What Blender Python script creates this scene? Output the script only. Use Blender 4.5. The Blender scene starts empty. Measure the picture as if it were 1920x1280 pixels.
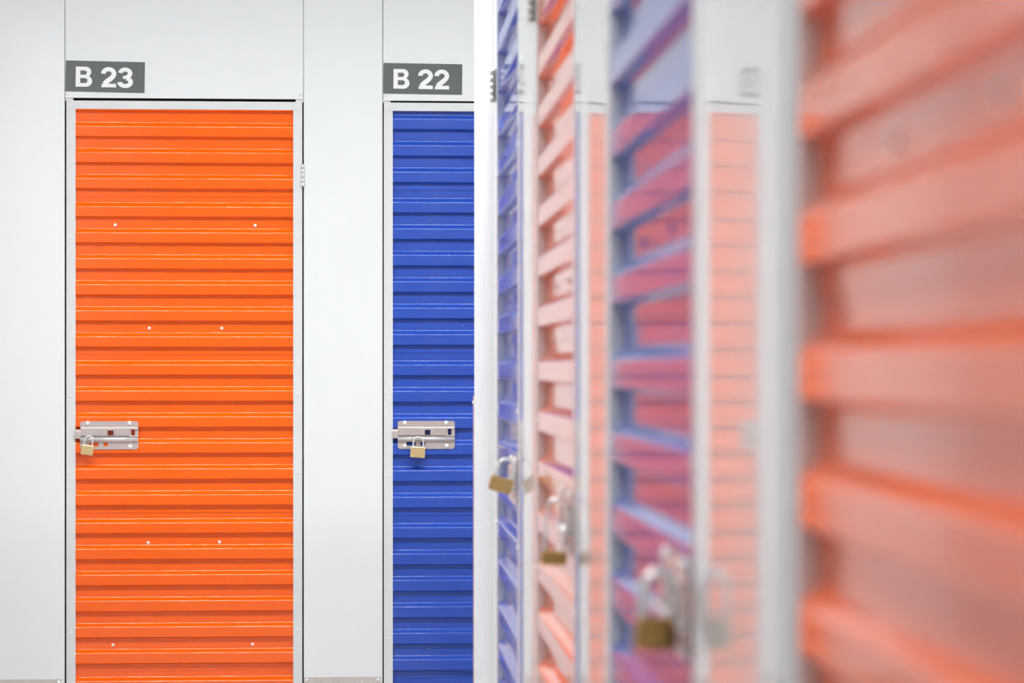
import bpy, bmesh, math, random
from mathutils import Vector, Matrix
random.seed(7)
S = bpy.context.scene
COL = S.collection
PI = math.pi

# ------------------------------------------------------------------ camera
F_PX, VPX, HOR = 4533.0, 686.0, 690.0          # 85 mm lens on a 36 mm frame of 1920 px
PSI = math.atan((960 - VPX) / F_PX)            # camera turned slightly to the right
EYE = 1.376                                    # eye height
D = 9.07                                       # distance of the far wall
cam_d = bpy.data.cameras.new('camera')
cam_d.sensor_width = 36.0
cam_d.lens = F_PX * 36.0 / 1920.0
cam_d.shift_y = (HOR - 640.0) / 1920.0
cam_d.clip_start = 0.05
cam_d.dof.use_dof = True
cam_d.dof.focus_distance = 9.0
cam_d.dof.aperture_fstop = 4.0
cam_d.dof.aperture_blades = 0
cam = bpy.data.objects.new('camera', cam_d)
cam.location = (0, 0, EYE)
cam.rotation_euler = (PI / 2, 0, -PSI)
COL.objects.link(cam)
S.camera = cam

# ------------------------------------------------------------------ world, exposure
w = bpy.data.worlds.new('world'); S.world = w
w.use_nodes = True
w.node_tree.nodes['Background'].inputs[0].default_value = (0.95, 0.98, 1.0, 1)
w.node_tree.nodes['Background'].inputs[1].default_value = 0.3
S.view_settings.view_transform = 'Standard'
S.view_settings.look = 'None'
S.view_settings.exposure = 0.26
S.view_settings.gamma = 1.0
S.view_settings.use_curve_mapping = False
LIGHT_CROSS = 150.0      # emission of the ceiling battens in front of the far wall
LIGHT_FILL = 62.0        # emission of the unseen fill battens added over the corridor


def theta(px):
    return PSI + math.atan((px - 960) / F_PX)
def far_x(px):
    return D * math.tan(theta(px))
def far_z(px, py):
    zc = far_x(px) * math.sin(PSI) + D * math.cos(PSI)
    return EYE - (py - HOR) / F_PX * zc

DW = far_x(852)                 # lateral position of the right-hand wall (x = DW)
CEIL = 4.20                     # hall ceiling; the unit partitions stop lower
HW = 3.0
XL = -1.53                      # left wall of the corridor

# ------------------------------------------------------------------ materials
def nodes(name):
    m = bpy.data.materials.new(name); m.use_nodes = True
    return m, m.node_tree, m.node_tree.nodes['Principled BSDF']

def paint(name, col, rough=0.1, ior=1.5, bump=0.0, scale=6.0, var=0.0, metallic=0.0, spec=None, stretch=None, coat=0.0, coat_rough=0.04):
    m, nt, b = nodes(name)
    b.inputs['Base Color'].default_value = (*col, 1)
    b.inputs['Roughness'].default_value = rough
    b.inputs['IOR'].default_value = ior
    b.inputs['Metallic'].default_value = metallic
    if coat:
        b.inputs['Coat Weight'].default_value = coat
        b.inputs['Coat Roughness'].default_value = coat_rough
    if spec is not None:
        b.inputs['Specular IOR Level'].default_value = spec
    if bump or var:
        tc = nt.nodes.new('ShaderNodeTexCoord')
        n = nt.nodes.new('ShaderNodeTexNoise')
        n.inputs['Scale'].default_value = scale
        n.inputs['Detail'].default_value = 3
        if stretch:
            mp = nt.nodes.new('ShaderNodeMapping'); mp.inputs['Scale'].default_value = stretch
            nt.links.new(tc.outputs['Object'], mp.inputs['Vector'])
            nt.links.new(mp.outputs['Vector'], n.inputs['Vector'])
        else:
            nt.links.new(tc.outputs['Object'], n.inputs['Vector'])
        if bump:
            bp = nt.nodes.new('ShaderNodeBump')
            bp.inputs['Strength'].default_value = bump
            bp.inputs['Distance'].default_value = 0.002
            nt.links.new(n.outputs['Fac'], bp.inputs['Height'])
            nt.links.new(bp.outputs['Normal'], b.inputs['Normal'])
        if var:
            mx = nt.nodes.new('ShaderNodeMix'); mx.data_type = 'RGBA'
            mx.inputs['A'].default_value = (*[c * (1 - var) for c in col], 1)
            mx.inputs['B'].default_value = (*[min(1, c * (1 + var)) for c in col], 1)
            nt.links.new(n.outputs['Fac'], mx.inputs['Factor'])
            nt.links.new(mx.outputs['Result'], b.inputs['Base Color'])
    return m

M = {}
M['orange'] = paint('orange_paint', (0.97, 0.130, 0.002), 0.12, spec=0.5, coat=0.38, coat_rough=0.05, var=0.03, scale=3)
M['blue'] = paint('blue_paint', (0.008, 0.064, 0.44), 0.45, spec=0.5, coat=0.74, coat_rough=0.06, var=0.04, scale=3)
M['white'] = paint('white_sheet_paint', (0.80, 0.818, 0.82), 0.30, spec=0.1, coat=0.8, var=0.012, scale=1.5)
M['white_rib'] = paint('white_ribbed_sheet', (0.80, 0.812, 0.815), 0.35, spec=0.2, coat=0.3, var=0.012, scale=1.5)
M['frame'] = paint('light_grey_profile', (0.70, 0.71, 0.715), 0.3, var=0.01, scale=4)
M['gap'] = paint('dark_cavity', (0.05, 0.05, 0.055), 0.6, var=0.1)
M['rivet'] = paint('white_rivet', (0.85, 0.85, 0.84), 0.25, var=0.02)
M['rivet_blue'] = paint('blue_rivet', (0.06, 0.13, 0.42), 0.25, var=0.02)
M['steel'] = paint('zinc_plated_steel', (0.70, 0.60, 0.57), 0.28, metallic=0.55, var=0.05, scale=30)
M['chrome'] = paint('polished_steel', (0.84, 0.84, 0.83), 0.22, metallic=0.6, var=0.02, scale=20)
M['bolt_head'] = paint('bright_screw_steel', (0.90, 0.89, 0.87), 0.3, metallic=0.25, var=0.02)
M['hinge_steel'] = paint('grey_hinge_steel', (0.50, 0.50, 0.48), 0.3, metallic=0.5, var=0.05, scale=30)
M['tan'] = paint('tan_brass', (0.56, 0.36, 0.14), 0.3, metallic=0.6, var=0.08, scale=60, stretch=(1, 1, 12))
M['brass'] = paint('brushed_brass', (0.74, 0.55, 0.27), 0.3, metallic=0.55, var=0.06, scale=60, stretch=(1, 1, 12))
M['bronze'] = paint('dark_brass', (0.46, 0.27, 0.085), 0.3, metallic=0.9, var=0.06, scale=60, stretch=(1, 1, 12))
M['sign'] = paint('grey_sign_film', (0.125, 0.135, 0.133), 0.22, var=0.04, scale=5)
M['letter'] = paint('white_lettering', (0.86, 0.87, 0.88), 0.35, var=0.01)
M['plate'] = paint('aluminium_tread_plate', (0.66, 0.60, 0.565), 0.35, metallic=0.4, var=0.06, scale=20)
M['floor'] = paint('pale_grey_floor', (0.60, 0.585, 0.565), 0.25, var=0.05, scale=2)
M['ceiling'] = paint('white_ceiling', (0.82, 0.82, 0.81), 0.6, var=0.01)
M['rust'] = paint('worn_galvanised_edge', (0.62, 0.50, 0.44), 0.4, var=0.35, scale=40)
M['louvre'] = paint('grey_lamp_housing', (0.25, 0.25, 0.25), 0.5, var=0.02)
M['wall_left'] = paint('light_grey_wall', (0.60, 0.615, 0.63), 0.5, var=0.03)
M['black'] = paint('black_keyway', (0.02, 0.02, 0.02), 0.4, var=0.1)

def emitter(name, strength, col=(1, 1, 1)):
    m, nt, b = nodes(name)
    b.inputs['Base Color'].default_value = (0.8, 0.8, 0.8, 1)
    b.inputs['Emission Color'].default_value = (*col, 1)
    b.inputs['Emission Strength'].default_value = strength
    return m
M['lamp_cross'] = emitter('lamp_diffuser_cross', LIGHT_CROSS, (0.985, 1.0, 0.998))
M['lamp_fill'] = emitter('lamp_diffuser_fill', LIGHT_FILL, (0.985, 1.0, 0.998))

# ------------------------------------------------------------------ helpers
def link(name, me, mat, parent=None, loc=(0, 0, 0), rot=(0, 0, 0)):
    o = bpy.data.objects.new(name, me)
    if mat is not None and me is not None and not me.materials:
        me.materials.append(M[mat])
    COL.objects.link(o)
    o.location = loc; o.rotation_euler = rot
    if parent is not None:
        o.parent = parent
    return o

def mesh(bm, name):
    bmesh.ops.recalc_face_normals(bm, faces=bm.faces)
    me = bpy.data.meshes.new(name); bm.to_mesh(me); bm.free()
    return me

def empty(name, loc=(0, 0, 0), rot=(0, 0, 0), parent=None):
    return link(name, None, None, parent, loc, rot)

def tag(o, label=None, cat=None, group=None, kind=None):
    if label: o['label'] = label
    if cat: o['category'] = cat
    if group: o['group'] = group
    if kind: o['kind'] = kind
    return o

def add_box(bm, x0, x1, y0, y1, z0, z1, bev=0.0):
    r = bmesh.ops.create_cube(bm, size=1.0)
    vs = r['verts']
    bmesh.ops.scale(bm, vec=(abs(x1 - x0), abs(y1 - y0), abs(z1 - z0)), verts=vs)
    bmesh.ops.translate(bm, vec=((x0 + x1) / 2, (y0 + y1) / 2, (z0 + z1) / 2), verts=vs)
    if bev:
        es = list({e for v in vs for e in v.link_edges})
        bmesh.ops.bevel(bm, geom=es, offset=bev, segments=2, profile=0.5, affect='EDGES')

def box(name, mat, parent, x0, x1, y0, y1, z0, z1, bev=0.0):
    bm = bmesh.new(); add_box(bm, x0, x1, y0, y1, z0, z1, bev)
    return link(name, mesh(bm, name), mat, parent)

def dome_mesh(name, r, h, segs=12, rings=4):
    """a domed head whose flat side lies in y = 0 and which bulges towards -y"""
    bm = bmesh.new()
    prev = None
    for k in range(rings + 1):
        a = PI / 2 * k / rings
        rr, yy = r * math.cos(a), -h * math.sin(a)
        if k == rings:
            tip = bm.verts.new((0, yy, 0))
            for i in range(segs):
                bm.faces.new((prev[i], prev[(i + 1) % segs], tip))
        else:
            ring = [bm.verts.new((rr * math.cos(2 * PI * i / segs), yy, rr * math.sin(2 * PI * i / segs))) for i in range(segs)]
            if prev:
                for i in range(segs):
                    bm.faces.new((prev[i], prev[(i + 1) % segs], ring[(i + 1) % segs], ring[i]))
            prev = ring
    me = mesh(bm, name)
    for p in me.polygons: p.use_smooth = True
    return me

def tube_mesh(name, pts, r, segs=10, closed=False):
    bm = bmesh.new()
    pts = [Vector(p) for p in pts]
    n = len(pts); rings = []
    up = None
    for i, p in enumerate(pts):
        if closed:
            t = (pts[(i + 1) % n] - pts[i - 1]).normalized()
        else:
            t = (pts[min(i + 1, n - 1)] - pts[max(i - 1, 0)]).normalized()
        if up is None:
            up = t.orthogonal().normalized()
        up = (up - t * up.dot(t)).normalized()
        s = t.cross(up)
        rings.append([bm.verts.new(p + (up * math.cos(2 * PI * j / segs) + s * math.sin(2 * PI * j / segs)) * r) for j in range(segs)])
    for i in range(n if closed else n - 1):
        a, b = rings[i], rings[(i + 1) % n]
        for j in range(segs):
            bm.faces.new((a[j], a[(j + 1) % segs], b[(j + 1) % segs], b[j]))
    if not closed:
        bm.faces.new(rings[0]); bm.faces.new(rings[-1])
    me = mesh(bm, name)
    for p in me.polygons: p.use_smooth = len(p.vertices) == 4
    return me

def cyl_mesh(name, r, z0, z1, segs=12):
    return tube_mesh(name, [(0, 0, z0), (0, 0, z1)], r, segs)

def prism(name, mat, parent, outline, y0, y1, loc=(0, 0, 0)):
    """polygon in x,z, extruded from y0 to y1"""
    bm = bmesh.new()
    a = [bm.verts.new((x, y0, z)) for x, z in outline]
    b = [bm.verts.new((x, y1, z)) for x, z in outline]
    bm.faces.new(a); bm.faces.new(b)
    n = len(a)
    for i in range(n):
        bm.faces.new((a[i], a[(i + 1) % n], b[(i + 1) % n], b[i]))
    return link(name, mesh(bm, name), mat, parent, loc)

def grid_plate(xs, zs, holes, y0, y1):
    """flat plate made of grid cells; cells (i, j) in holes are left open"""
    bm = bmesh.new()
    V = {}
    def v(i, j):
        if (i, j) not in V: V[(i, j)] = bm.verts.new((xs[i], y0, zs[j]))
        return V[(i, j)]
    fs = []
    for i in range(len(xs) - 1):
        for j in range(len(zs) - 1):
            if (i, j) not in holes:
                fs.append(bm.faces.new((v(i, j), v(i + 1, j), v(i + 1, j + 1), v(i, j + 1))))
    r = bmesh.ops.extrude_face_region(bm, geom=fs)
    bmesh.ops.translate(bm, vec=(0, y1 - y0, 0), verts=[g for g in r['geom'] if isinstance(g, bmesh.types.BMVert)])
    return bm

def fillet(poly, radii, segs=6):
    """poly: list of (a, b); radius at each interior vertex"""
    out = [poly[0]]
    for i in range(1, len(poly) - 1):
        p0, p, p1 = Vector(poly[i - 1]), Vector(poly[i]), Vector(poly[i + 1])
        r = radii[i]
        u, v_ = (p0 - p).normalized(), (p1 - p).normalized()
        ang = u.angle(v_)
        if r <= 0 or ang > PI - 0.02:
            out.append(tuple(p)); continue
        t = r / math.tan(ang / 2)
        a, b = p + u * t, p + v_ * t
        c = p + (u + v_).normalized() * (r / math.sin(ang / 2))
        a0 = math.atan2(a.y - c.y, a.x - c.x); b0 = math.atan2(b.y - c.y, b.x - c.x)
        da = (b0 - a0 + PI) % (2 * PI) - PI
        for k in range(segs + 1):
            q = a0 + da * k / segs
            out.append((c.x + r * math.cos(q), c.y + r * math.sin(q)))
    out.append(poly[-1])
    return out

# ------------------------------------------------------------------ room shell
YB = -1.5            # the corridor goes on behind the camera
XR = 3.2             # the cross corridor goes on to the right of the wall end
WALL_END = DW / math.tan(theta(891))
bm = bmesh.new(); add_box(bm, XL - 0.3, XR, YB, D + 0.3, -0.12, 0.0)
tag(link('floor', mesh(bm, 'floor'), 'floor'), 'pale grey smooth corridor floor', kind='structure')
bm = bmesh.new(); add_box(bm, XL - 0.3, XR, YB, D + 2.5, CEIL, CEIL + 0.12)
tag(link('ceiling', mesh(bm, 'ceiling'), 'ceiling'), 'white corridor ceiling', kind='structure')
bm = bmesh.new(); add_box(bm, XL - 0.1, XL, YB, D, 0, HW)
tag(link('wall_left', mesh(bm, 'wall_left'), 'wall_left'), 'greyish plain wall on the left of the corridor', kind='structure')

# far wall: dark backing in the gaps, sheet panels in front of it
wall_far = tag(empty('wall_far', (0, D, 0)), 'white sheet metal wall holding the numbered doors at the corridor end', kind='structure')
box('backing', 'gap', wall_far, XL - 0.2, XR, 0.075, 0.12, 0, HW)

def bowed_panel(name, parent, x0, x1, z0, z1, bow=0.0, thick=0.012, n=1, fold=0.0015, tilt=0.0):
    """sheet panel in local x,z; front at y = 0, bulging by 'bow' towards -y"""
    bm = bmesh.new()
    pts = []
    for k in range(n + 1):
        t = k / n
        pts.append((x0 + (x1 - x0) * t, -bow * 4 * t * (1 - t) - tilt * t))
    ring = [(x0, thick)] + [(x0, fold)] + [(x0 + fold, pts[0][1])] + pts[1:-1] + [(x1 - fold, pts[-1][1])] + [(x1, fold)] + [(x1, thick)]
    lo = [bm.verts.new((x, y, z0)) for x, y in ring]
    hi = [bm.verts.new((x, y, z1)) for x, y in ring]
    m_ = len(ring)
    fs = []
    for i in range(m_):
        f = bm.faces.new((lo[i], lo[(i + 1) % m_], hi[(i + 1) % m_], hi[i]))
        if bow and 2 <= i < m_ - 3: f.smooth = True
    bm.faces.new([bm.verts.new(v.co) for v in lo]); bm.faces.new([bm.verts.new(v.co) for v in hi])
    return link(name, mesh(bm, name), 'white', parent)

P = far_x
Z_HEAD = far_z(150, 183.2)
bowed_panel('wall_panel', wall_far, XL, P(121.2), 0.0, HW)
bowed_panel('wall_panel', wall_far, P(569.4), P(717.3), 0.0, HW)
bowed_panel('wall_panel', wall_far, P(1164.5), XR, 0.0, HW)
bowed_panel('header_panel', wall_far, P(122.2), P(568.6), Z_HEAD, HW)
bowed_panel('header_panel', wall_far, P(718.3), P(1163.7), Z_HEAD - 0.003, HW)

screw_me = dome_mesh('screw', 0.0042, 0.0022)
screw_me.materials.append(M['frame'])
rivet_me = dome_mesh('rivet', 0.0062, 0.0045)
rivet_me.materials.append(M['rivet'])
rivet_blue_me = dome_mesh('rivet_blue', 0.0058, 0.004)
rivet_blue_me.materials.append(M['rivet_blue'])
frame_rivet_me = dome_mesh('frame_rivet', 0.0052, 0.0038)
frame_rivet_me.materials.append(M['rivet'])
for px, py in ((126.5, 177), (564, 178), (723, 180), (1159, 182)):
    link('screw', screw_me, None, wall_far, (P(px), 0, far_z(px, py)))

def tread_mesh(x0, x1, z0, z1):
    """raised tread lozenges in groups of five bars, alternately up and down"""
    bm = bmesh.new()
    L, wd, hgt, cell = 0.030, 0.0042, 0.0016, 0.040
    nx, nz = int((x1 - x0) / cell) + 1, int((z1 - z0) / cell) + 1
    for i in range(nx):
        for j in range(nz):
            cx, cz = x0 + (i + .5) * cell, z1 - (j + .35) * cell
            a = PI / 4 if (i + j) % 2 == 0 else -PI / 4
            for q in (-1, 0, 1):
                ox, oz = cx - q * 0.0115 * math.sin(a), cz + q * 0.0115 * math.cos(a)
                ux, uz = math.cos(a), math.sin(a)
                c = [(ox + ux * s * L / 2, oz + uz * s * L / 2) for s in (-1, 1)]
                side = [(ox - uz * s * wd, oz + ux * s * wd) for s in (-1, 1)]
                if min(c[0][0], c[1][0]) < x0 or max(c[0][0], c[1][0]) > x1 or max(c[0][1], c[1][1]) > z1 or min(c[0][1], c[1][1]) < z0:
                    continue
                base = [bm.verts.new((p[0], 0, p[1])) for p in (c[0], side[0], c[1], side[1])]
                t0 = bm.verts.new((ox - ux * L * .3, -hgt, oz - uz * L * .3)); t1 = bm.verts.new((ox + ux * L * .3, -hgt, oz + uz * L * .3))
                bm.faces.new((base[0], base[1], t0)); bm.faces.new((base[1], base[2], t1)); bm.faces.new((base[1], t1, t0))
                bm.faces.new((base[2], base[3], t1)); bm.faces.new((base[3], base[0], t0)); bm.faces.new((base[3], t0, t1))
    return mesh(bm, 'tread_relief')

Z_KICK = far_z(640, 1268.5)
def kick_plate(parent, x0, x1):
    k = box('kick_plate', 'plate', parent, x0, x1, -0.003, 0.0, 0.004, Z_KICK, 0.0006)
    t = link('tread_relief', tread_mesh(x0 + .006, x1 - .006, 0.008, Z_KICK - .004), 'plate', k, (0, -0.003, 0))
    t['kind'] = 'stuff'
    for sx in (x0 + .010, x1 - .010):
        link('screw', rivet_me, None, k, (sx, -0.003, Z_KICK - 0.011))
    return k
kick_plate(wall_far, P(-20), P(115))
kick_plate(wall_far, P(570.5), P(714.0))

# right-hand wall: local x runs towards the camera, local y into the wall
wall_right = tag(empty('wall_right', (DW, 0, 0), (0, 0, -PI / 2)), 'glossy white sheet metal wall lining the right side of the corridor', kind='structure')
def lx(Y):                      # world Y -> local x on the right wall
    return -Y
box('backing', 'gap', wall_right, lx(WALL_END) + 0.012, lx(YB), 0.075, 0.12, 0, HW)
FR = 0.034                      # width of the leaf frame
SLAT_W = 0.835
STARTS = [6.114, 4.686, 3.282, 1.845]       # world Y of the far end of the slats of each side door
GAP = 0.005
edges = []
for s in STARTS:
    edges.append((s + FR + GAP, s - SLAT_W - FR - GAP))
BOW = 0.0053
for i in range(3):
    bowed_panel('wall_panel', wall_right, lx(edges[i][1]), lx(edges[i + 1][0]), 0.0, HW, BOW, n=40, tilt=(0.0, 0.0, 0.0028)[i])
bowed_panel('wall_panel', wall_right, lx(edges[3][1]), lx(YB), 0.0, HW)
for i in range(4):
    bowed_panel('header_panel', wall_right, lx(edges[i][0]) + 0.0008, lx(edges[i][1]) - 0.0008, Z_HEAD, HW)
# ribbed cladding on the end of the wall, with a return round the corner
bm = bmesh.new()
x0, x1 = lx(WALL_END), lx(edges[0][0]) - 0.0008
ring = [(x0, 0.6), (x0, 0.0)]
nr = 8
flat = 0.07
pw = (x1 - flat - x0 - 0.03) / nr
for k in range(nr):
    a = x0 + 0.03 + k * pw
    ring += [(a, 0.0), (a + pw * .70, -0.0085), (a + pw * .92, -0.0085), (a + pw * .97, 0.0)]
ring += [(x1, 0.0), (x1, 0.012), (x0 + 0.012, 0.012), (x0 + 0.012, 0.6)]
lo = [bm.verts.new((x, y, 0)) for x, y in ring]; hi = [bm.verts.new((x, y, HW)) for x, y in ring]
for i in range(len(ring)):
    bm.faces.new((lo[i], lo[(i + 1) % len(ring)], hi[(i + 1) % len(ring)], hi[i]))
bm.faces.new(lo); bm.faces.new(hi)
link('ribbed_panel', mesh(bm, 'ribbed_panel'), 'white_rib', wall_right)
# low corner guard on the wall end
ZG = EYE - (742 - HOR) / F_PX * WALL_END
bm = bmesh.new()
ring = [(x0 - 0.003, 0.05), (x0 - 0.003, -0.006), (x0 + 0.045, -0.006), (x0 + 0.045, -0.0005), (x0 - 0.0005, -0.0005), (x0 - 0.0005, 0.05)]
lo = [bm.verts.new((x, y, 0.0)) for x, y in ring]; hi = [bm.verts.new((x, y, ZG)) for x, y in ring]
for i in range(6):
    bm.faces.new((lo[i], lo[(i + 1) % 6], hi[(i + 1) % 6], hi[i]))
bm.faces.new(lo); bm.faces.new(hi)
cg = link('corner_guard', mesh(bm, 'corner_guard'), 'rust', wall_right)
link('screw', rivet_me, None, cg, (x0 + 0.02, -0.006, ZG - 0.02))
for i in range(3):
    kick_plate(wall_right, lx(edges[i][1]) + .006, lx(edges[i + 1][0]) - .006)

# ------------------------------------------------------------------ doors
DEPTH = 0.0165
YO = 0.0015                      # outer face of the ribs, just behind the frame face
PROFILE = {
    'orange': dict(pitch=0.0970, period=0.5893, anchor=EYE + 0.0129, bulge=0.0365, under=0.0062, ledge=0.0142),
    'blue':   dict(pitch=0.0992, period=0.6100, anchor=EYE + 0.0122, bulge=0.0380, under=0.0062, ledge=0.0146),
}
RAD = 0.0028
_slat_cache = {}
def clip(poly, lo, hi):
    """keep the part of a descending (y, z) polyline between two heights"""
    out = []
    for (y0, z0), (y1, z1) in zip(poly[:-1], poly[1:]):
        if z0 < lo or z1 > hi or z0 - z1 < 1e-9: continue
        f = lambda z: (y0 + (y1 - y0) * (z0 - z) / (z0 - z1), z)
        a = f(min(z0, hi)); b = f(max(z1, lo))
        if not out: out.append(a)
        out.append(b)
    return out
def slat_mesh(color, first, last, width, lo=-9, hi=9):
    """one rib of the sheet; z = 0 is its upper outer bend, y runs into the wall"""
    key = (color, first, last, round(width, 4), round(max(lo, -.2), 4), round(min(hi, .2), 4))
    if key in _slat_cache: return _slat_cache[key]
    p = PROFILE[color]
    yi = YO + DEPTH
    seam = p['period'] - 5 * p['pitch']
    rec = p['pitch'] - p['bulge'] - p['under'] - p['ledge']
    rec_s = seam - p['bulge'] - p['under'] - p['ledge']
    below_seam = 0.024                      # distance from the underside to the lap of the sheets
    if first:
        top = p['ledge'] + (rec_s - below_seam) + 0.010; yt = yi + 0.0022
    else:
        top = p['ledge'] + rec / 2; yt = yi
    zb = -p['bulge'] - p['under']
    bot = zb - (below_seam if last else rec / 2)
    poly = [(yt, top), (yt, p['ledge']), (YO, 0), (YO, -p['bulge']), (yi, zb), (yi, bot)]
    arcs = []
    poly = fillet(poly, [0, 0.008, 0.008, 0.002, 0.002, 0], 10)
    poly = clip(poly, lo, hi)
    bm = bmesh.new()
    th = 0.0010
    loop = poly + [(y + th, z) for y, z in reversed(poly)]
    a = [bm.verts.new((0, y, z)) for y, z in loop]
    b = [bm.verts.new((width, y, z)) for y, z in loop]
    short = []
    n_ = len(loop)
    for i in range(n_):
        f = bm.faces.new((a[i], a[(i + 1) % n_], b[(i + 1) % n_], b[i]))
        l_ = math.dist(loop[i], loop[(i + 1) % n_])
        short.append(l_ < 0.0011 and (i % n_) not in (len(poly) - 1, n_ - 1))
        f.smooth = short[-1]
    bm.edges.ensure_lookup_table()
    for i in range(n_):
        if short[i] != short[i - 1] or not short[i]:
            e = bm.edges.get((a[i], b[i]))
            if e: e.smooth = False
    me = mesh(bm, 'slat_' + color)
    me.materials.append(M[color])
    _slat_cache[key] = me
    return me

Z_LEAF_TOP = far_z(150, 188.3)
Z_RAIL = far_z(150, 204.0)
Z_LEAF_BOT = 0.035
hinge_pin = cyl_mesh('hinge_barrel', 0.0075, -0.042, 0.042, 12)

def make_hinge(parent, x, z, side, mat, proud):
    """barrel with knuckle rings, a leaf towards the door"""
    h = link('hinge', cyl_mesh('hinge', 0.0062, -0.042, 0.042, 12), mat, parent, (x, -proud, z))
    for k in range(5):
        link('knuckle', cyl_mesh('knuckle', 0.0078, -0.0068, 0.0068, 12), mat, h, (0, 0, -0.034 + k * 0.017))
    box('hinge_leaf', mat, h, min(0, side * 0.020), max(0, side * 0.020), proud - 0.0022, proud - 0.0004, -0.042, 0.042)
    return h

def make_latch(parent, xf, sgn, z_top, dress):
    """slide bolt on a pressed back plate. xf: x of the door frame's inner edge, sgn: +1 away from the frame to +x"""
    L = empty('slide_bolt', (xf, 0, z_top), (0, 0, 0), parent)
    def X(v): return sgn * v
    def bx(name, mat, a, b, y0, y1, z0, z1, bev=0.0):
        return box(name, mat, L, min(X(a), X(b)), max(X(a), X(b)), y0, y1, z0, z1, bev)
    # back plate with punched windows (px sizes of the far door, 504 px per metre)
    s = 1 / 504.0
    xs = [9, 11.5, 26, 43, 52, 60.5, 70.5, 104, 110.5, 114.5, 117]
    zs = [-53, -50.5, -47, -40, -27, -15.5, -13, -9.5, -2, 0]
    holes = {(0, 0), (9, 0), (0, 8), (9, 8)}             # cropped corners
    holes |= {(5, 4), (7, 4)}                            # windows behind the bolt
    holes |= {(2, 2), (4, 2)}                            # lower slots
    if sgn > 0:
        bm = grid_plate([x * s for x in xs], [z * s for z in zs], holes, -0.0018, 0.0)
    else:
        bm = grid_plate([-x * s for x in xs], [z * s for z in zs], holes, -0.0018, 0.0)
    link('back_plate', mesh(bm, 'back_plate'), 'steel', L)
    # raised guide ribs above and below the bolt
    bx('guide', 'steel', 10 * s, 116.5 * s, -0.0075, -0.0018, -15.5 * s, -11.5 * s, 0.0018)
    lower = link('guide', tube_mesh('guide', [(X(9 * s), -0.007, -33.5 * s), (X(117 * s), -0.007, -33.5 * s)], 0.0072, 14), 'chrome', L)
    bx('guide', 'steel', 9.5 * s, 116.5 * s, -0.0085, -0.0018, -28.5 * s, -26.8 * s, 0.0006)
    # bolt bar: two flat lengths with a window between them, and the tongue into the frame
    bxs = [-0.5, 9, 59, 60, 71.5, 76, 101]
    bzs = [-28.0, -26.5, -17.0, -15.0]
    bm = grid_plate([X(v * s) for v in bxs], [v * s for v in bzs], {(3, 1)}, -0.0085, -0.0050)
    link('bolt_bar', mesh(bm, 'bolt_bar'), 'steel', L)
    bx('tongue', 'steel', -1.0 * s, 10 * s, -0.0105, -0.0030, -32.5 * s, -17.5 * s, 0.0015)
    bx('strap', 'steel', 76 * s, 78 * s, -0.0100, -0.0018, -29 * s, -14 * s, 0.0004)
    bx('strap', 'steel', 36 * s, 40 * s, -0.0100, -0.0018, -16 * s, -12 * s, 0.0004)
    # hasp eye for the padlock
    eye = [(X(30 * s) + 0.011 * math.cos(t), -0.010 - 0.012 * abs(math.sin(t)), -30 * s + 0.007 * math.sin(t)) for t in [2 * PI * k / 20 for k in range(20)]]
    link('staple', tube_mesh('staple', [(X(24 * s), -0.004, -33 * s), (X(24 * s), -0.016, -33 * s), (X(27 * s), -0.020, -33 * s), (X(33 * s), -0.020, -33 * s), (X(36 * s), -0.016, -33 * s), (X(36 * s), -0.004, -33 * s)], 0.0028, 8), 'chrome', L)
    for (a, b) in ((22.5, -3.5), (100.5, -3.5), (101.5, -47.5), (22.5, -47.5)):
        link('screw_head', bolt_head_me, None, L, (X(a * s), -0.0015, b * s))
    return L
bolt_head_me = dome_mesh('screw_head', 0.0086, 0.0065, 14, 5)
bolt_head_me.materials.append(M['bolt_head'])

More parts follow.
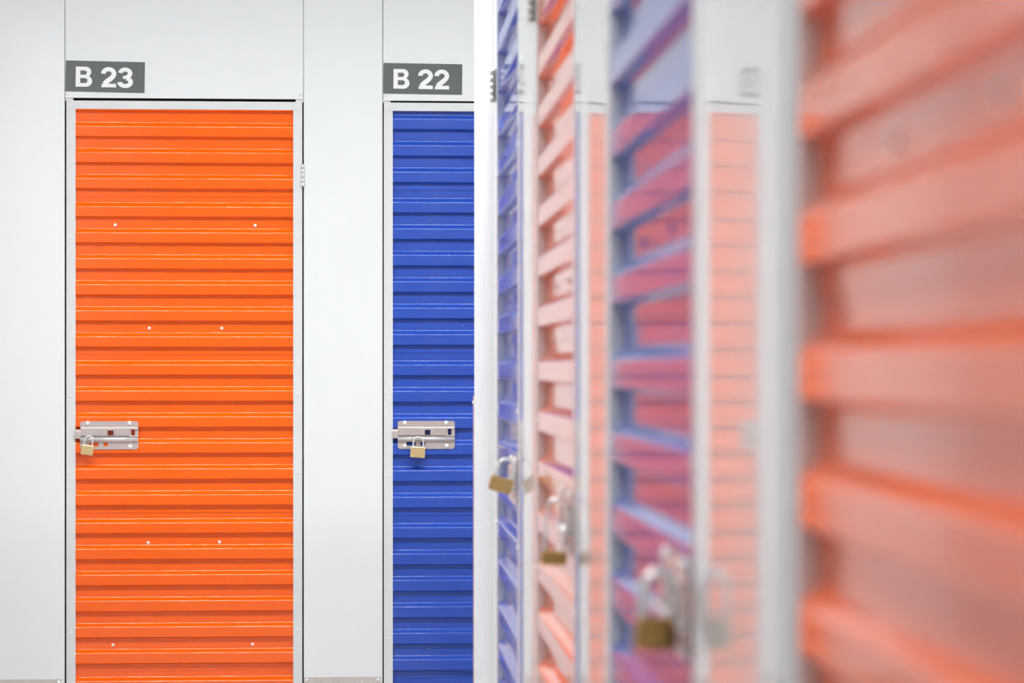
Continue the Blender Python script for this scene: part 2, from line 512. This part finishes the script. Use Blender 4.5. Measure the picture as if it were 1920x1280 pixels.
def make_door(name, color, label, loc, rot, slat_w, lock_left, hinge_mat, rivets, frame_rivets, hinge_proud=0.003):
    """local x = 0 at the outer left edge of the leaf, y into the wall, z up"""
    root = tag(empty(name, loc, rot), label, 'door', kind='structure')
    W = slat_w + 2 * FR
    # frame
    st = []
    for a in (0.0, W - FR):
        st.append(box('stile', 'frame', root, a, a + FR, 0.0, 0.034, Z_LEAF_BOT, Z_RAIL - 0.0004, 0.0012))
    box('top_rail', 'frame', root, 0, W, -0.0004, 0.034, Z_RAIL, Z_LEAF_TOP, 0.0012)
    box('bottom_rail', 'frame', root, FR, W - FR, 0.0, 0.034, Z_LEAF_BOT, Z_LEAF_BOT + FR, 0.0012)
    for a in (-0.004, W - 0.025):
        box('corner_bracket', 'frame', root, a, a + 0.029, 0.004, 0.03, Z_LEAF_TOP + 0.0003, Z_LEAF_TOP + 0.010)
    # corrugated sheets, each of up to six ribs
    p = PROFILE[color]
    z0 = p['anchor']
    k_hi = 2; k_lo = -3
    for sheet in range(k_hi, k_lo, -1):
        zs_ = []
        for r in range(6):
            z = z0 + sheet * p['period'] - r * p['pitch']
            if z - 0.055 > Z_LEAF_TOP - 0.012 or z + 0.02 < Z_LEAF_BOT + 0.02:
                continue
            zs_.append((r, z))
        if not zs_: continue
        sh = empty('corrugated_sheet', (0, 0, 0), (0, 0, 0), root)
        for r, z in zs_:
            link('slat', slat_mesh(color, r == 0, r == 5, slat_w + 0.012, Z_LEAF_BOT + 0.01 - z, Z_LEAF_TOP - 0.006 - z), None, sh, (FR - 0.006, 0, z))
    rm = rivet_me if color == 'orange' else rivet_blue_me
    for u, z in rivets:
        link('rivet', rm, None, root, (u, YO + DEPTH, z))
    for left, z in frame_rivets:
        link('rivet', frame_rivet_me, None, root, (FR * .52 if left else W - FR * .52, 0.0, z))
    for a in (FR * .55, W - FR * .55):
        link('rivet', frame_rivet_me, None, root, (a, -0.0004, Z_RAIL + 0.012))
    # hinges on the side away from the lock
    for z in (EYE + 0.719, 0.11):
        if lock_left: make_hinge(root, W + 0.002, z, -1, hinge_mat, hinge_proud)
        else: make_hinge(root, -0.002, z, 1, hinge_mat, hinge_proud)
    zt = EYE - 0.1975
    if lock_left: make_latch(root, FR, 1, zt, None)
    else: make_latch(root, W - FR, -1, zt, None)
    return root

def far_rivets(x0, pts):
    return [(far_x(px) - x0, far_z(px, py)) for px, py in pts]
X1 = far_x(124.2); W1 = far_x(566.8) - X1
X2 = far_x(719.6)
r1 = far_rivets(X1, [(215, 421), (478, 422), (279, 615), (415, 615), (277, 1018), (411, 1016.5), (211, 1210), (473, 1208.5)])
fr1 = [(True, far_z(131, y)) for y in (444, 743, 887, 1186)] + [(False, far_z(555, y)) for y in (446, 738, 886, 1180)]
make_door('door_1', 'orange', 'bright orange corrugated storage door in the far wall under the B 23 sign',
          (X1, D, 0), (0, 0, 0), W1 - 2 * FR, True, 'frame', r1, fr1)
r2 = far_rivets(X2, [(807, 414), (868, 610.5), (870, 1020.5), (805, 1217), (1065, 414), (1002, 610), (1004, 1020), (1066, 1217)])
fr2 = [(True, far_z(725, y)) for y in (437, 747, 891, 1197)] + [(False, far_z(1150, y)) for y in (440, 745, 889, 1190)]
make_door('door_2', 'blue', 'deep blue corrugated storage door in the far wall under the B 22 sign',
          (X2, D, 0), (0, 0, 0), W1 - 2 * FR, True, 'frame', r2, fr2)
side_labels = ['narrowest looking pale blue corrugated door next to the ribbed wall end',
               'coral orange corrugated door on the right wall between the two blue doors',
               'large blurred purple blue corrugated door beside the nearest orange door',
               'nearest heavily blurred red orange corrugated door filling the right edge']
side_cols = ['blue', 'orange', 'blue', 'orange']
for i, s in enumerate(STARTS):
    base = r1 if side_cols[i] == 'orange' else r2
    make_door('door_%d' % (i + 3), side_cols[i], side_labels[i], (DW, s + FR, 0), (0, 0, -PI / 2), SLAT_W, False, 'hinge_steel',
              [(u, z) for u, z in base], fr1, 0.008)

# ------------------------------------------------------------------ number signs
def ribbon(points, wd):
    """outline of a stroke of width wd along a polyline"""
    L, R = [], []
    n = len(points)
    for i in range(n):
        p = Vector(points[i])
        t = (Vector(points[min(i + 1, n - 1)]) - Vector(points[max(i - 1, 0)])).normalized()
        nn = Vector((-t.y, t.x))
        ww = wd[i] if isinstance(wd, list) else wd
        L.append(tuple(p + nn * ww / 2)); R.append(tuple(p - nn * ww / 2))
    return L + R[::-1]
def arc(cx, cy, rx, ry, a0, a1, n=18):
    return [(cx + rx * math.cos(math.radians(a0 + (a1 - a0) * k / n)), cy + ry * math.sin(math.radians(a0 + (a1 - a0) * k / n))) for k in range(n + 1)]

def glyph(ch):
    """splines of a heavy grotesque glyph, cap height 1"""
    if ch == 'B':
        outer = [(0, 0), (0, 1), (0.47, 1)] + arc(0.50, 0.745, 0.265, 0.255, 88, -60, 14) + arc(0.50, 0.285, 0.315, 0.285, 62, -88, 16) + [(0.48, 0)]
        h1 = [(0.225, 0.60), (0.225, 0.815), (0.43, 0.815)] + arc(0.44, 0.7075, 0.11, 0.1075, 85, -85, 10) + [(0.43, 0.60)]
        h2 = [(0.225, 0.185), (0.225, 0.435), (0.45, 0.435)] + arc(0.46, 0.31, 0.125, 0.125, 85, -85, 10) + [(0.45, 0.185)]
        return [outer, h1, h2], 0.82
    if ch == '2':
        top = arc(0.345, 0.68, 0.235, 0.225, 182, -20, 22)
        st = top + [(0.50, 0.50), (0.40, 0.40), (0.27, 0.29), (0.155, 0.17)]
        wd = [0.205] * len(top) + [0.215, 0.225, 0.23, 0.20]
        return [ribbon(st, wd), [(0.02, 0.0), (0.68, 0.0), (0.68, 0.185), (0.06, 0.185)]], 0.70
    if ch == '3':
        a = ribbon(arc(0.335, 0.715, 0.215, 0.19, 175, -75, 22), 0.20)
        b = ribbon(arc(0.335, 0.28, 0.245, 0.195, 75, -178, 24), 0.205)
        c = [(0.235, 0.44), (0.46, 0.44), (0.46, 0.59), (0.235, 0.59)]
        return [a, b, c], 0.70

def text_mesh(text, cap, depth):
    """white glyphs joined into one raised lettering mesh"""
    bm_all = bmesh.new()
    x = 0.0
    for ch in text:
        if ch == ' ':
            x += 0.36; continue
        spl, adv = glyph(ch)
        if ch != 'B':
            spl = [[(a * 1.12, b) for a, b in s_] for s_ in spl]; adv *= 1.10
        groups = [spl] if ch == 'B' else [[s_] for s_ in spl]
        for gi, g in enumerate(groups):
            cu = bpy.data.curves.new('tmp', 'CURVE'); cu.dimensions = '2D'; cu.fill_mode = 'BOTH'
            cu.extrude = depth / 2 + gi * 0.00002
            for s_ in g:
                sp = cu.splines.new('POLY'); sp.points.add(len(s_) - 1)
                for k, (a, b) in enumerate(s_):
                    sp.points[k].co = ((x + a) * cap, b * cap, 0, 1)
                sp.use_cyclic_u = True
            ob = bpy.data.objects.new('tmp', cu); COL.objects.link(ob)
            me = bpy.data.meshes.new_from_object(ob.evaluated_get(bpy.context.evaluated_depsgraph_get()))
            bm_all.from_mesh(me)
            bpy.data.meshes.remove(me); bpy.data.objects.remove(ob); bpy.data.curves.remove(cu)
        x += adv + 0.06
    for v in bm_all.verts:                      # lettering stands in the x,z plane
        v.co = Vector((v.co.x, -v.co.z, v.co.y))
    me = bpy.data.meshes.new('lettering'); bm_all.to_mesh(me); bm_all.free()
    return me

def make_sign(text, tl, tr, bl, label, let_px, cap_px):
    z0, x0 = far_z(*bl), far_x(bl[0])
    x1 = far_x(tr[0]); zt = far_z(*tl)
    tilt = math.atan2((tr[1] - tl[1]), (tr[0] - tl[0]))
    W, H = x1 - x0, zt - z0
    r = tag(empty('number_sign', (x0, D - 0.0002, z0), (0, tilt * 0.85, 0)), label, 'sign', 'unit number signs')
    box('sign_plate', 'sign', r, 0, W, -0.0012, 0.0, 0, H, 0.0004)
    link('lettering', text_mesh(text, cap_px / 502.0, 0.0012), 'letter', r, ((let_px[0] - bl[0]) / 502.0, -0.0013, (bl[1] - let_px[1]) / 502.0))
    return r
make_sign('B 23', (122.6, 113.2), (271, 116), (122.6, 171.2), 'grey rectangular sign with white lettering B 23 above the orange door', (141.3, 162.0), 37.5)
make_sign('B 22', (718.6, 118.0), (866.2, 119.6), (718.6, 175.4), 'grey rectangular sign with white lettering B 22 above the blue door', (737.5, 165.8), 37.0)

# ------------------------------------------------------------------ padlocks
def make_padlock(name, label, loc, rot, bw, bh, bt, sh_h, sh_w, sh_r, body_mat, shackle_mat, group='brass padlocks'):
    """origin at the top of the shackle (where it hangs); body below, face in the x,z plane"""
    r = tag(empty(name, loc, rot), label, 'padlock', group)
    zb = -sh_h
    bm = bmesh.new(); add_box(bm, -bw / 2, bw / 2, -bt / 2, bt / 2, zb - bh, zb, 0.0022)
    b = link('body', mesh(bm, 'body'), body_mat, r)
    for k in (0.35, 0.65):
        box('groove_band', body_mat, b, -bw / 2 - 0.0002, bw / 2 + 0.0002, -bt / 2 - 0.0003, bt / 2 + 0.0003, zb - bh * k - 0.0008, zb - bh * k + 0.0008)
    link('keyway', cyl_mesh('keyway', 0.005, zb - bh - 0.0006, zb - bh + 0.002, 12), 'black', b)
    rad = sh_w / 2
    pts = [(-rad, 0, zb - 0.004)] + [(-rad, 0, zb + (sh_h - rad) * t) for t in (0, .5, .9)]
    pts += [(rad * math.cos(a), 0, -rad + rad * math.sin(a)) for a in [PI - PI * k / 14 for k in range(15)]]
    pts += [(rad, 0, zb + (sh_h - rad) * t) for t in (.9, .5, 0)] + [(rad, 0, zb - 0.004)]
    link('shackle', tube_mesh('shackle', pts, sh_r, 10), shackle_mat, r)
    return r
ry = math.radians(8)
make_padlock('padlock', 'small pale brass padlock hanging tilted on the orange B 23 door',
             (far_x(169), D - 0.021, far_z(169, 817)), (math.radians(-4), ry, 0), 0.046, 0.037, 0.014, 0.034, 0.029, 0.0032, 'brass', 'chrome')
make_padlock('padlock', 'brass padlock hanging on the blue B 22 door',
             (far_x(785), D - 0.021, far_z(785, 819)), (math.radians(-4), math.radians(4), 0), 0.055, 0.040, 0.016, 0.037, 0.037, 0.0036, 'brass', 'chrome')

def side_at(px, py, off):
    """point 'off' metres out from the right wall that the far frame pixel looks at"""
    X = DW - off
    Y = X / math.tan(theta(px))
    zc = X * math.sin(PSI) + Y * math.cos(PSI)
    return (X, Y, EYE - (py - HOR) / F_PX * zc)
x, y, z = side_at(953, 861, 0.026)
make_padlock('padlock', 'tan brass padlock swinging out from the pale blue side door',
             (x, y, z), (0, math.radians(17), math.radians(8)), 0.049, 0.033, 0.016, 0.040, 0.036, 0.0040, 'tan', 'chrome')
x, y, z = side_at(1046, 935, 0.024)
make_padlock('padlock', 'dark brass long shackle padlock on the coral orange side door',
             (x, y, z), (0, math.radians(4), math.radians(4)), 0.040, 0.022, 0.018, 0.084, 0.032, 0.0030, 'bronze', 'chrome')
x, y, z = side_at(1238, 1072, 0.029)
make_padlock('padlock', 'blurred dark brass padlock with thick shackle on the large purple blue door',
             (x, y, z), (0, math.radians(5), math.radians(20)), 0.042, 0.034, 0.019, 0.046, 0.034, 0.0055, 'bronze', 'chrome')

# ------------------------------------------------------------------ ceiling lights
def make_light(loc, rot, length, mat, label, group):
    r = tag(empty('ceiling_light', loc, rot), label, 'light', group)
    bm = bmesh.new()
    ring = [(-0.09, 0.0), (-0.075, -0.103), (-0.066, -0.103), (-0.066, -0.05), (0.066, -0.05), (0.066, -0.103), (0.075, -0.103), (0.09, 0.0)]   # skirts cut off flat rays
    a = [bm.verts.new((-length / 2, y, z)) for y, z in ring]; b = [bm.verts.new((length / 2, y, z)) for y, z in ring]
    for i in range(len(ring)):
        bm.faces.new((a[i], a[(i + 1) % len(ring)], b[(i + 1) % len(ring)], b[i]))
    bm.faces.new(a); bm.faces.new(b)
    link('housing', mesh(bm, 'housing'), 'louvre', r)
    bm = bmesh.new(); add_box(bm, -length / 2 + 0.02, length / 2 - 0.02, -0.064, 0.064, -0.058, -0.0505)
    link('diffuser', mesh(bm, 'diffuser'), mat, r)
    return r
for xx, wh in ((-1.05, 'nearest the left wall'), (0.5, 'above the end of the ribbed wall'), (2.05, 'farthest to the right')):
    make_light((xx, D - 2.60, CEIL), (0, 0, 0), 1.5, 'lamp_cross', 'long ceiling batten facing the numbered doors, ' + wh, 'battens before the far wall')
for yy, wh in ((1.1, 'close to the viewer'), (2.7, 'farther down the corridor')):  # unseen battens, added as fill to brighten the right-hand wall
    make_light((-0.62, yy, CEIL), (0, 0, 0), 1.5, 'lamp_fill', 'long white fill batten added on the ceiling ' + wh, 'added fill battens along the corridor')
